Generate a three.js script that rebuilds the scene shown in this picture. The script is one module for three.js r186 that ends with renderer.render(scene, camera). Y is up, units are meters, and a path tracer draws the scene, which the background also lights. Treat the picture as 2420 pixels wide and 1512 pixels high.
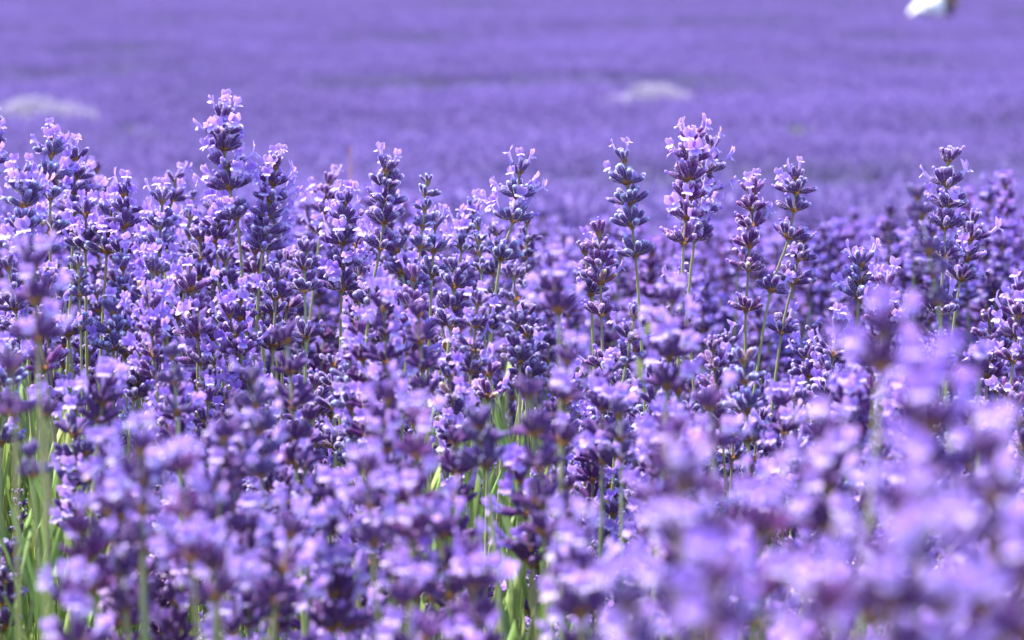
import * as THREE from 'three';
import { mergeGeometries } from 'three/addons/utils/BufferGeometryUtils.js';
import { MarchingCubes } from 'three/addons/objects/MarchingCubes.js';
import { ImprovedNoise } from 'three/addons/math/ImprovedNoise.js';

// ------------------------------------------------------------------ camera, sky, sun, exposure
const scene = new THREE.Scene();
const CAM = new THREE.Vector3(0, 0.65, 0), PITCH = -0.1369, VFOV = 0.2251, FOCUS = 1.6;
const camera = new THREE.PerspectiveCamera(THREE.MathUtils.radToDeg(VFOV), 1.6, 0.05, 3000);
camera.position.copy(CAM); camera.rotation.set(PITCH, 0, 0);
camera.focus = FOCUS; camera.userData.fStop = 11.5;
camera.updateMatrixWorld(true);
const renderer = new THREE.WebGLRenderer();
renderer.toneMapping = THREE.LinearToneMapping; renderer.toneMappingExposure = 3.05;
renderer.shadowMap.enabled = true;

const SUN = new THREE.Vector3(-0.45, 0.83, -0.24).normalize();
{
  const W = 256, H = 128, d = new Float32Array(W * H * 4), zen = [0.27, 0.42, 0.85], hor = [0.78, 0.86, 1.0];
  for (let r = 0; r < H; r++) for (let c = 0; c < W; c++) {
    const up = ((r + 0.5) / H - 0.5) * Math.PI, az = ((c + 0.5) / W - 0.5) * 2 * Math.PI, y = Math.sin(up);
    const cs = Math.cos(az) * Math.cos(up) * SUN.x + y * SUN.y + Math.sin(az) * Math.cos(up) * SUN.z;
    const t = Math.pow(Math.max(0, 1 - Math.max(0, y)), 3), glow = 0.35 * Math.pow(Math.max(0, cs), 8);
    for (let k = 0; k < 3; k++) d[(r * W + c) * 4 + k] = (y < 0 ? hor[k] * 0.5 : zen[k] + (hor[k] - zen[k]) * t + glow) * 0.9;
    d[(r * W + c) * 4 + 3] = 1;
  }
  const t = new THREE.DataTexture(d, W, H, THREE.RGBAFormat, THREE.FloatType);
  t.mapping = THREE.EquirectangularReflectionMapping; t.magFilter = THREE.LinearFilter; t.needsUpdate = true;
  scene.background = t; scene.environment = t;
}
const sun = new THREE.DirectionalLight(new THREE.Color(1.0, 0.955, 0.88), 4.6);
sun.name = 'sun'; sun.position.copy(SUN).multiplyScalar(40); sun.target.position.set(0, 0, -3); sun.castShadow = true;
sun.shadow.mapSize.set(4096, 4096);
Object.assign(sun.shadow.camera, { left: -25, right: 25, top: 30, bottom: -30, near: 1, far: 120 });
scene.add(sun, sun.target);

// ------------------------------------------------------------------ helpers
let seed = 20240611;
const rnd = () => { seed = (seed + 0x6d2b79f5) | 0; let t = Math.imul(seed ^ (seed >>> 15), 1 | seed); t = (t + Math.imul(t ^ (t >>> 7), 61 | t)) ^ t; return ((t ^ (t >>> 14)) >>> 0) / 4294967296; };
const rr = (a, b) => a + (b - a) * rnd(), pick = (a) => a[Math.floor(rnd() * a.length)];
const gauss = () => (rnd() + rnd() + rnd() + rnd() - 2) * 0.87;
const lerp = (a, b, t) => a + (b - a) * t, clamp = (x, a, b) => Math.min(b, Math.max(a, x));
const V = (x, y, z) => new THREE.Vector3(x, y, z), UP = V(0, 1, 0);
const noise3 = new ImprovedNoise(), nz = (x, y, z = 0.37) => noise3.noise(x, y, z);
const FPX = 756 / Math.tan(VFOV / 2);                                          // lens in units of the 2419 x 1512 measuring sheet
const RIGHT = V(1, 0, 0), FWD = V(0, Math.sin(PITCH), -Math.cos(PITCH)), CUP = V(0, Math.cos(PITCH), Math.sin(PITCH));
const at = (x, y, L) => CAM.clone().addScaledVector(FWD, L).addScaledVector(RIGHT, (x - 1209.5) / FPX * L).addScaledVector(CUP, (756 - y) / FPX * L);
function curve(points, x) {
  if (x <= points[0][0]) return points[0][1];
  for (let i = 1; i < points.length; i++) if (x <= points[i][0]) { const [a, b] = [points[i - 1], points[i]]; return lerp(a[1], b[1], (x - a[0]) / (b[0] - a[0])); }
  return points[points.length - 1][1];
}
// height of the field's flower tops below the eye, by distance
const DROP = [[0, 0.14], [1.6, 0.155], [2.3, 0.22], [2.9, 0.285], [4, 0.42], [5, 0.53], [7, 0.66], [9, 0.755], [11.5, 0.85], [14.5, 0.868], [20, 0.957], [32, 1.0], [45, 1.13], [60, 1.27], [110, 1.6], [1500, 4]];
const topsY = (L) => CAM.y - curve(DROP, L);
const groundY = (x, z) => topsY(Math.hypot(x * 0.3, z)) - 0.5 + 0.02 * nz(x * 0.9, z * 0.9);
const taken = {};
const numbered = (n) => { const k = (taken[n] = (taken[n] ?? -1) + 1); return k ? `${n}_${String(k).padStart(3, '0')}` : n; };
function tag(o, label, category, group, kind) {
  if (label) o.userData.label = label;
  if (category) o.userData.category = category;
  if (group) o.userData.group = group;
  if (kind) o.userData.kind = kind;
  return o;
}
function top(o, name) { o.name = numbered(name); scene.add(o); return o; }
function mesh(name, g, m, parent) { const o = new THREE.Mesh(g, m); o.name = name; o.castShadow = o.receiveShadow = true; if (parent) parent.add(o); return o; }

// ------------------------------------------------------------------ materials
const white = 0xffffff;
const phys = (name, o) => Object.assign(new THREE.MeshPhysicalMaterial({ vertexColors: true, side: THREE.DoubleSide, color: white, roughness: 0.9, ...o }), { name });
const lin = (r, g, b) => new THREE.Color().setRGB(r, g, b);
const CALYX = [
  phys('calyx_violet', { transmission: 0.12, sheen: 0.8, sheenColor: lin(0.78, 0.64, 1.0), sheenRoughness: 0.55, specularIntensity: 0.3 }),
  phys('calyx_slate', { transmission: 0.12, sheen: 1, sheenColor: lin(0.74, 0.80, 1.0), sheenRoughness: 0.6, specularIntensity: 0.3, color: lin(1.1, 1.5, 1.22) }),
  phys('calyx_plum', { transmission: 0.12, sheen: 1, sheenColor: lin(0.85, 0.66, 1.0), sheenRoughness: 0.55, specularIntensity: 0.3, color: lin(1.25, 0.9, 1.0) }),
  phys('calyx_spent', { sheen: 1, sheenColor: lin(0.8, 0.75, 0.7), sheenRoughness: 0.6, specularIntensity: 0.3, color: lin(1.7, 1.7, 0.5) }),
];
const PETAL = [
  phys('petal_lilac', { transmission: 0.5, roughness: 0.95, specularIntensity: 0.35 }),
  phys('petal_pale', { transmission: 0.5, roughness: 0.95, specularIntensity: 0.35, color: lin(1.12, 1.14, 1.03) }),
  phys('petal_violet', { transmission: 0.5, roughness: 0.95, specularIntensity: 0.35, color: lin(0.86, 0.78, 0.98) }),
];
const BRACT = phys('bract_paper', { transmission: 0.45, roughness: 0.95, specularIntensity: 0.2 });
const STEM = phys('stem_green', { transmission: 0.22, sheen: 0.2, sheenColor: lin(0.85, 0.95, 0.7), sheenRoughness: 0.5, specularIntensity: 0.4, roughness: 0.7 });
const LEAF = phys('leaf_green', { transmission: 0.35, roughness: 0.85, specularIntensity: 0.4 });
const FAR = phys('far_flowers', { transmission: 0.3, roughness: 0.95, specularIntensity: 0.2 });

// ------------------------------------------------------------------ small shapes (metres, +Y along the axis)
function geo(pos, idx, col) {
  const g = new THREE.BufferGeometry();
  g.setAttribute('position', new THREE.Float32BufferAttribute(pos, 3)); g.setAttribute('color', new THREE.Float32BufferAttribute(col, 3));
  g.setIndex(idx); g.computeVertexNormals();
  return g;
}
// a body of revolution with ribs: rings [y, r], colours per ring, closed at the end
function ribbed(rings, sides, rib, colors, groove = 0.45, bend = 0) {
  const p = [], c = [], ix = [];
  rings.forEach(([y, r], i) => {
    for (let k = 0; k < sides; k++) {
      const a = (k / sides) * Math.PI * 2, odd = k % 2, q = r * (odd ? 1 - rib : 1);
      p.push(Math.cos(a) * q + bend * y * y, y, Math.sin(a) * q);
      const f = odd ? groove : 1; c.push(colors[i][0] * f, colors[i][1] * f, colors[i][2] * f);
    }
  });
  for (let i = 0; i < rings.length - 1; i++) for (let k = 0; k < sides; k++) {
    const a = i * sides + k, b = i * sides + (k + 1) % sides; ix.push(a, a + sides, b, b, a + sides, b + sides);
  }
  const e = (rings.length - 1) * sides;
  for (let k = 1; k < sides - 1; k++) ix.push(e, e + k + 1, e + k);
  return geo(p, ix, c);
}
const mm = 0.001;
const FUZZ = phys('fuzz', { transmission: 0.5, roughness: 1, specularIntensity: 0.1 });
function fuzzGeo(l, w, n) {                                                     // the short pale down of a calyx
  const P = [], C = [], I = [];
  for (let i = 0; i < n; i++) {
    const t = Math.pow(rr(0.02, 1.0), 0.8), a = rnd() * 6.283, r = w * curve([[0, 0.4], [0.12, 0.8], [0.38, 1], [0.66, 0.96], [0.88, 0.8], [1, 0.3]], t), h = rr(0.3, 0.62) * mm;
    const o = V(Math.cos(a), 0, Math.sin(a)), d = o.clone().add(V(gauss() * 0.4, rr(0.1, 1.1) + (t > 0.9 ? 1 : 0), gauss() * 0.4)).normalize(), s = V(-Math.sin(a), gauss() * 0.7, Math.cos(a)).normalize().multiplyScalar(0.1 * mm);
    const b = o.multiplyScalar(r * 0.96).add(V(0, t * l, 0)), e = b.clone().addScaledVector(d, h), k = P.length / 3;
    for (const v of [b.clone().sub(s), b.clone().add(s), e]) P.push(v.x, v.y, v.z);
    for (let q = 0; q < 3; q++) C.push(0.84, 0.78, 1.0);
    I.push(k, k + 1, k + 2);
  }
  return geo(P, I, C);
}
function calyxGeo(sides, open) {
  const l = rr(7.6, 9.2) * mm, w = rr(1.42, 1.64) * mm;
  const base = [0.17, 0.10, 0.14], mid = [0.125, 0.046, 0.185], tip = [0.24, 0.14, 0.37], end = open ? [0.48, 0.37, 0.72] : [0.46, 0.40, 0.62];
  const rings = sides > 6
    ? [[0, 0.42 * mm], [0.12 * l, 0.72 * w], [0.38 * l, 0.96 * w], [0.68 * l, w], [0.89 * l, 0.86 * w], [0.98 * l, 0.58 * w], [l * 1.02, 0.22 * w]]
    : [[0, 0.42 * mm], [0.3 * l, w], [0.8 * l, 0.9 * w], [l, 0.35 * w]];
  const cols = sides > 6 ? [base, base, mid, mid, tip, end, end] : [base, mid, mid, tip];
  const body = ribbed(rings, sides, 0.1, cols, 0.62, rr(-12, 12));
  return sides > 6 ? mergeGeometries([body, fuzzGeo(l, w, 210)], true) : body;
}
// one petal lobe: a cupped sheet from b along d, w across, n its upper side
function lobe(P, C, I, b, d, w, n, len, wid, cup, roll, na, nl, col0, col1) {
  const at0 = P.length / 3, prof = [0.45, 0.85, 1.0, 0.93, 0.42];
  for (let j = 0; j <= nl; j++) for (let i = 0; i <= na; i++) {
    const t = j / nl, s = (i / na - 0.5) * 2, f = t * 4, k = Math.min(3, Math.floor(f)), ww = lerp(prof[k], prof[k + 1], f - k) * wid * 0.5;
    const tt = t * (1 - 0.12 * s * s * t);
    const v = b.clone().addScaledVector(d, tt * len).addScaledVector(w, s * ww).addScaledVector(n, (cup * s * s * t + roll * t * t) * len);
    P.push(v.x, v.y, v.z);
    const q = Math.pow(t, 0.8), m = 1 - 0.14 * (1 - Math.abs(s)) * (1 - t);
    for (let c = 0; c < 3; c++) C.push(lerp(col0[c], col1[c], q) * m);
  }
  for (let j = 0; j < nl; j++) for (let i = 0; i < na; i++) { const a = at0 + j * (na + 1) + i, e = a + na + 1; I.push(a, a + 1, e, a + 1, e + 1, e); }
}
function corollaGeo(na, nl, tubeSides, wilt = 0) {
  const P = [], C = [], I = [], L = rr(4.0, 5.6) * mm, throat = [0.38, 0.20, 0.71], edge = [0.58, 0.365, 0.84], pale = [0.82, 0.67, 0.93], tubeC = [0.56, 0.42, 0.82];
  const s = rr(0.78, 0.95);
  // tube
  for (const [y, r] of [[-1.5 * mm, 0.65 * mm], [L * 0.5, 0.8 * mm], [L, 1.25 * mm]]) for (let k = 0; k < tubeSides; k++) {
    const a = k / tubeSides * Math.PI * 2; P.push(Math.cos(a) * r, y, Math.sin(a) * r); C.push(...tubeC);
  }
  for (let i = 0; i < 2; i++) for (let k = 0; k < tubeSides; k++) { const a = i * tubeSides + k, b = i * tubeSides + (k + 1) % tubeSides; I.push(a, a + tubeSides, b, b, a + tubeSides, b + tubeSides); }
  // two tall upper lobes
  for (const q of [-1, 1]) {
    const d = V(q * rr(0.28, 0.5), 1, -rr(0.05, 0.35) + wilt).normalize(), n = V(q * -0.2, rr(0, 0.2), 1).normalize(), w = new THREE.Vector3().crossVectors(d, n).normalize();
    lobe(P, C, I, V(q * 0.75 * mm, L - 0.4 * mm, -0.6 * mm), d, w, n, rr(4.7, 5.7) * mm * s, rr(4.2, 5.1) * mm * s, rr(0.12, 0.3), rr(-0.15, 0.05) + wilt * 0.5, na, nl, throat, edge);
  }
  // three small lower lobes
  for (const q of [-1, 0, 1]) {
    const d = V(q * rr(0.75, 1.0), rr(-0.25, 0.2) - wilt, 0.95).normalize(), n = V(0, 1, 0.15).normalize(), w = new THREE.Vector3().crossVectors(d, n).normalize(), m = new THREE.Vector3().crossVectors(w, d).normalize();
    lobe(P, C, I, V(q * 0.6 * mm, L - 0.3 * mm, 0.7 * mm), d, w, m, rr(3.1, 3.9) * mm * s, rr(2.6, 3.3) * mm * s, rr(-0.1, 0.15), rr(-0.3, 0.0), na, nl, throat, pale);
  }
  return geo(P, I, C);
}
function bractGeo() {
  const P = [], C = [], I = [], a = [0.20, 0.10, 0.035], b = [0.46, 0.23, 0.075];
  lobe(P, C, I, V(0.5 * mm, 0, 0), V(1, rr(0.35, 0.8), 0).normalize(), V(0, 0, 1), V(-0.5, 1, 0).normalize(), rr(3.4, 4.6) * mm, rr(3.4, 4.6) * mm, 0.35, 0.15, 3, 3, a, b);
  return geo(P, I, C);
}
const many = (n, f) => Array.from({ length: n }, f);
const calyxHi = many(8, (_, i) => calyxGeo(10, i % 3 === 0)), calyxMid = many(5, (_, i) => calyxGeo(6, i % 3 === 0));
const corollaHi = many(10, (_, i) => corollaGeo(4, 5, 7, i > 7 ? -0.5 : 0)), corollaMid = many(6, () => corollaGeo(2, 3, 4)), corollaLow = many(4, () => corollaGeo(1, 2, 3));
const calyxLow = many(3, (_, i) => calyxGeo(4, i % 3 === 0));
const bracts = many(5, bractGeo);
// a bud just opening: a short closed tube at the calyx mouth
const budHi = many(3, () => { const l = rr(1.8, 3.4) * mm; return ribbed([[-1 * mm, 0.5 * mm], [l * 0.4, 0.75 * mm], [l * 0.8, 0.95 * mm], [l, 0.5 * mm]], 6, 0, [[0.36, 0.2, 0.7], [0.38, 0.22, 0.74], [0.48, 0.32, 0.85], [0.5, 0.34, 0.85]], 1); });

// ------------------------------------------------------------------ a whorl of flowers, as a list of placed pieces
const X3 = new THREE.Vector3();
function frame(y, zHint, p, s) {                                               // matrix with +Y along y, +Z near zHint
  const z = zHint.clone().addScaledVector(y, -zHint.dot(y)).normalize(), x = new THREE.Vector3().crossVectors(y, z);
  return new THREE.Matrix4().makeBasis(x, y, z).scale(X3.set(s, s, s)).setPosition(p);
}
function whorlPieces(bloom, size, crown) {
  const out = [], n = Math.round((crown ? rr(6, 9) : rr(9, 13)) * clamp(size, 0.7, 1.1)), a0 = rnd() * 6.28;
  for (let i = 0; i < n; i++) {
    const inner = i % 3 === 2, az = a0 + i * 2.399 + gauss() * 0.3;
    const el = crown ? rr(0.75, 1.4) : inner ? rr(0.95, 1.3) : rr(0.26, 0.88);
    const d = V(Math.cos(az) * Math.cos(el), Math.sin(el), Math.sin(az) * Math.cos(el)), outw = V(Math.cos(az), 0, Math.sin(az));
    const s = size * rr(0.86, 1.12), p = outw.clone().multiplyScalar(1.1 * mm * size).add(V(0, (inner ? 1.6 : 0.6) * mm * size, 0)).addScaledVector(d, (inner || crown ? 0.8 : 1.4) * mm * size);
    out.push({ kind: 'calyx', m: frame(d, UP.clone().add(V(0.01, 0, 0.02)), p, s) });
    const q = rnd();
    if (q < bloom * 0.62) {
      const y = d.clone().addScaledVector(UP, rr(0.15, 0.9)).add(V(gauss() * 0.18, 0, gauss() * 0.18)).normalize();
      out.push({ kind: 'corolla', m: frame(y, outw.clone().add(V(gauss() * 0.35, 0.05, gauss() * 0.35)), p.clone().addScaledVector(d, 8.0 * mm * s), size * rr(0.88, 1.12)) });
    } else if (q < bloom * 0.62 + 0.2) out.push({ kind: 'bud', m: frame(d, UP, p.clone().addScaledVector(d, 8.2 * mm * s), s) });
  }
  const nb = crown ? 2 : 4;
  for (let i = 0; i < nb; i++) {
    const az = a0 + i / nb * 6.283 + gauss() * 0.3;
    out.push({ kind: 'bract', m: new THREE.Matrix4().makeRotationY(-az).multiply(new THREE.Matrix4().makeScale(size, size, size)).setPosition(0, -0.5 * mm, 0) });
  }
  return out;
}
const node0 = ribbed([[-1.6 * mm, 0.8 * mm], [-0.3 * mm, 1.5 * mm], [1.4 * mm, 1.6 * mm], [3 * mm, 0.9 * mm]], 6, 0, [[0.22, 0.24, 0.1], [0.24, 0.2, 0.1], [0.2, 0.13, 0.12], [0.18, 0.14, 0.16]], 1);
function mergedWhorl(bloom, size, crown, cal, cor) {                           // joined per kind, for spikes that are far out of focus
  const lists = { calyx: [], corolla: [], bract: [] };
  for (const p of whorlPieces(bloom, size, crown)) {
    if (p.kind === 'bud') continue;
    const g = pick(p.kind === 'calyx' ? cal : p.kind === 'corolla' ? cor : bracts).clone(); g.applyMatrix4(p.m); lists[p.kind].push(g);
  }
  lists.bract.push(node0.clone());
  const o = {}; for (const k in lists) if (lists[k].length) o[k] = mergeGeometries(lists[k]);
  return o;
}
const SOFT = [0, 0.3, 0.6, 1].map((b) => ({ side: many(5, () => mergedWhorl(b, 1, false, calyxMid, corollaMid)), crown: many(3, () => mergedWhorl(b, 1, true, calyxMid, corollaMid)) }));

// ------------------------------------------------------------------ stems
function tube(points, radii, sides, colors) {
  const P = [], C = [], I = [], t = V(0, 0, 0);
  points.forEach((p, i) => {
    t.subVectors(points[Math.min(i + 1, points.length - 1)], points[Math.max(i - 1, 0)]).normalize();
    const u = new THREE.Vector3().crossVectors(t, V(0.2, 0.1, 1)).normalize(), w = new THREE.Vector3().crossVectors(t, u);
    for (let k = 0; k < sides; k++) {
      const a = k / sides * Math.PI * 2, r = radii[i] * (sides === 8 && k % 2 ? 0.8 : 1);
      P.push(p.x + (u.x * Math.cos(a) + w.x * Math.sin(a)) * r, p.y + (u.y * Math.cos(a) + w.y * Math.sin(a)) * r, p.z + (u.z * Math.cos(a) + w.z * Math.sin(a)) * r);
      const f = sides === 8 && k % 2 ? 0.7 : 1; C.push(colors[i][0] * f, colors[i][1] * f, colors[i][2] * f);
    }
  });
  for (let i = 0; i < points.length - 1; i++) for (let k = 0; k < sides; k++) { const a = i * sides + k, b = i * sides + (k + 1) % sides; I.push(a, b, a + sides, b, b + sides, a + sides); }
  return geo(P, I, C);
}
const mix3 = (a, b, t) => [lerp(a[0], b[0], t), lerp(a[1], b[1], t), lerp(a[2], b[2], t)];
function makeStem(root, bottom, nodes, tipPoint, size, young) {                // root -> lowest whorl -> ... -> tip
  const chain = [root, bottom, ...nodes.slice().reverse(), tipPoint], cv = new THREE.CatmullRomCurve3(chain, false, 'centripetal'), pts = cv.getPoints(chain.length * 3 + 6);
  const g0 = [0.42, 0.60, 0.06], g1 = young ? [0.44, 0.47, 0.22] : [0.38, 0.35, 0.19], g2 = young ? [0.3, 0.33, 0.22] : [0.17, 0.13, 0.17];
  const y0 = root.y, y1 = nodes[nodes.length - 1].y, y2 = tipPoint.y;
  return tube(pts, pts.map((p) => size * lerp(1.25, 0.62, clamp((p.y - y0) / (y2 - y0), 0, 1)) * mm), 8,
    pts.map((p) => p.y < y1 ? mix3(g0, g1, clamp((p.y - y0) / (y1 - y0), 0, 1) ** 2) : mix3(g1, g2, clamp((p.y - y1) / (y2 - y1), 0, 1))));
}

// ------------------------------------------------------------------ a lavender spike: stem > whorls > calyx, corolla, bract
let spikes = 0;
function spike(o) {
  // o: tip, base (points), fr (fractions of the way from tip to base at which whorls sit), size, bloom, tone, sharp, label, group, bow
  const { tip, base, fr, size = 1, sharp, bow = 0 } = o, bloom = (o.bloom ?? 0.4) * (sharp ? 0.92 : 0.88);
  const axis = base.clone().sub(tip), side = V(bow * axis.length(), 0, gauss() * 0.04 * axis.length());
  const pt = (f) => tip.clone().addScaledVector(axis, f).addScaledVector(side, 4 * f * (1 - f));
  const nodes = fr.map(pt), low = nodes[nodes.length - 1], dir = axis.clone().normalize().multiplyScalar(0.6).add(V(0, -0.6, 0)).normalize();
  const drop = Math.max(0.06, low.y - (topsY(Math.abs(low.z)) - 0.40));
  const bottom = o.bottom ?? low.clone().addScaledVector(dir, drop * 0.45).add(V(gauss() * 0.008, 0, gauss() * 0.01)), root = bottom.clone().addScaledVector(V((bottom.x - low.x) * 0.9 + gauss() * 0.02, -drop * 0.55, gauss() * 0.02), 1);
  const g = new THREE.Group(); top(g, 'lavender_spike'); g.position.copy(root); spikes++;
  tag(g, o.label, 'lavender', o.group);
  const rel = (p) => p.clone().sub(root);
  mesh('stem', makeStem(V(0, 0, 0), rel(bottom), nodes.map(rel), rel(pt(fr[0] * 0.55)), size, bloom < 0.08), STEM, g);
  const cm = o.tone ?? pick([0, 0, 0, 0, 1, 2]), pm = pick([0, 0, 1, 2]);
  nodes.forEach((p, i) => {
    const nx = i ? nodes[i - 1] : tip, y = nx.clone().sub(p).normalize(), crown = i === 0;
    const b = clamp(bloom * (crown ? 1.35 : rr(0.55, 1.35)), 0, 1), s = size * (crown ? 0.8 : i === 1 ? 0.92 : 1) * rr(0.93, 1.07);
    if (sharp) {
      const w = mesh('whorl', node0, STEM, g); w.position.copy(rel(p)); w.quaternion.setFromRotationMatrix(frame(y, V(Math.cos(i * 1.57), 0.1, Math.sin(i * 1.57)), V(0, 0, 0), 1));
      for (const q of whorlPieces(b, s, crown)) {
        const m = q.kind === 'calyx' ? mesh('calyx', pick(calyxHi), [CALYX[rnd() < 0.012 ? 3 : cm], FUZZ], w) : q.kind === 'corolla' ? mesh('corolla', pick(corollaHi), PETAL[(rnd() < 0.25 ? pm + 1 : pm) % 3], w) : q.kind === 'bud' ? mesh('bud', pick(budHi), PETAL[pm], w) : mesh('bract', pick(bracts), BRACT, w);
        q.m.decompose(m.position, m.quaternion, m.scale);
      }
    } else {
      const set = SOFT[clamp(Math.round(b * 3 + gauss() * 0.3), 0, 3)], k = pick(crown ? set.crown : set.side), w = new THREE.Group();
      w.name = 'whorl'; g.add(w); w.position.copy(rel(p)); w.quaternion.setFromRotationMatrix(frame(y, V(Math.cos(rnd() * 6.28), 0.1, Math.sin(rnd() * 6.28)), V(0, 0, 0), 1)); w.scale.setScalar(s);
      mesh('calyx_cluster', k.calyx, CALYX[cm], w); mesh('bract_cluster', k.bract, BRACT, w);
      if (k.corolla) mesh('corolla_cluster', k.corolla, PETAL[pm], w);
    }
  });
  return g;
}
// whorl fractions for a spike of that length: dense at the top, a wide last gap
function spacing(len, size) {
  const d = []; let y = 8.5 * mm * size, s = rr(9.8, 12.4) * mm * size;
  while (y < len - 2 * mm) { d.push(y); y += s * rr(0.88, 1.12); s *= 1.055; }
  if (!d.length || len - d[d.length - 1] > 6 * mm) d.push(len);
  return d.map((v) => v / len);
}
// a measured spike: tip and lowest whorl on the measuring sheet, distance, heights of the whorls
function measured([x0, y0, x1, y1, L, bloom, label, ys, more = {}]) {
  const sharp = L > 1.36 && L < 1.95, base = at(x1, y1, L + (more.lean ?? 0)), tip = at(x0, y0, L), len = tip.distanceTo(base), size = (more.size ?? rr(0.98, 1.1)) * (sharp ? 1.08 : 1.08);
  const fr = ys ? ys.map((y) => clamp((y - y0) / (y1 - y0), 0.03, 1)) : spacing(len, size);
  return spike({ tip, base, fr, size, bloom, sharp, label, ...more });
}

// ------------------------------------------------------------------ ground: one sheet to the horizon
{
  const xs = [], zs = [], P = [], C = [], I = [];
  for (let i = -40; i <= 40; i++) xs.push(Math.sign(i) * (Math.abs(i) * 0.06 + Math.pow(Math.abs(i) / 40, 4) * 1500));
  for (let j = 0; j <= 120; j++) zs.push(2 - j * 0.08 - Math.pow(j / 120, 4) * 1600);
  for (const z of zs) for (const x of xs) {
    P.push(x, groundY(x, z), z);
    const n = 0.5 + 0.5 * nz(x * 1.7, z * 1.7), m = 0.5 + 0.5 * nz(x * 9, z * 9, 2.2);
    C.push(0.10 + 0.05 * n + 0.04 * m, 0.095 + 0.05 * n + 0.02 * m, 0.055 + 0.02 * m);
  }
  const w = xs.length;
  for (let j = 0; j < zs.length - 1; j++) for (let i = 0; i < w - 1; i++) { const a = j * w + i; I.push(a, a + 1, a + w, a + 1, a + w + 1, a + w); }
  tag(top(mesh('ground', geo(P, I, C), phys('soil', { specularIntensity: 0.2 })), 'ground'), 'brown green earth under the lavender rows', 'ground', null, 'structure');
}

const bedEdge = (x) => curve([[-200, 2.05], [1150, 2.0], [1320, 1.72], [2600, 1.68]], x);

// ------------------------------------------------------------------ the field beyond: spikes one by one near by, tufts farther off
const M4 = new THREE.Matrix4(), Q = new THREE.Quaternion(), E = new THREE.Euler(), S3 = new THREE.Vector3();
function instanced(name, g, m, list, parent) {
  const o = new THREE.InstancedMesh(g, m, list.length); o.name = name; o.castShadow = o.receiveShadow = true; o.userData.kind = 'stuff';
  list.forEach((it, i) => {
    M4.compose(it.p, Q.setFromEuler(E.set(it.tx ?? 0, it.ry ?? 0, it.tz ?? 0)), S3.setScalar(it.s ?? 1)); o.setMatrixAt(i, M4);
    o.setColorAt(i, it.c ?? new THREE.Color(1, 1, 1));
  });
  parent.add(o); return o;
}
// a whole spike in one piece, top at 0, stem going down
function wholeSpike(bloom, cal, cor, stemLen) {
  const parts = { calyx: [], corolla: [], rest: [] }, len = rr(42, 66) * mm, fr = spacing(len, 1), lean = gauss() * 0.1;
  fr.forEach((f, i) => {
    const w = mergedWhorl(clamp(bloom * rr(0.5, 1.4), 0, 1), i ? 1 : 0.86, i === 0, cal, cor), m = new THREE.Matrix4().makeRotationY(rnd() * 6).setPosition(lean * f * len, -f * len, 0);
    for (const [k, to] of [['calyx', 'calyx'], ['corolla', 'corolla'], ['bract', 'rest']]) if (w[k]) { w[k].applyMatrix4(m); parts[to].push(w[k]); }
  });
  parts.rest.push(tube([V(lean * len * 2.2, -stemLen, 0), V(lean * len * 1.3, -len * 1.4, 0), V(0, -4 * mm, 0)], [1.3 * mm, 1.1 * mm, 0.7 * mm], 5, [[0.25, 0.33, 0.09], [0.27, 0.3, 0.14], [0.2, 0.16, 0.18]]));
  const gs = [mergeGeometries(parts.calyx), parts.corolla.length ? mergeGeometries(parts.corolla) : null, mergeGeometries(parts.rest)];
  const mats = [CALYX[0], PETAL[0], STEM].filter((_, k) => gs[k]), have = gs.filter(Boolean);
  return [mergeGeometries(have, true), mats];
}
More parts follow.
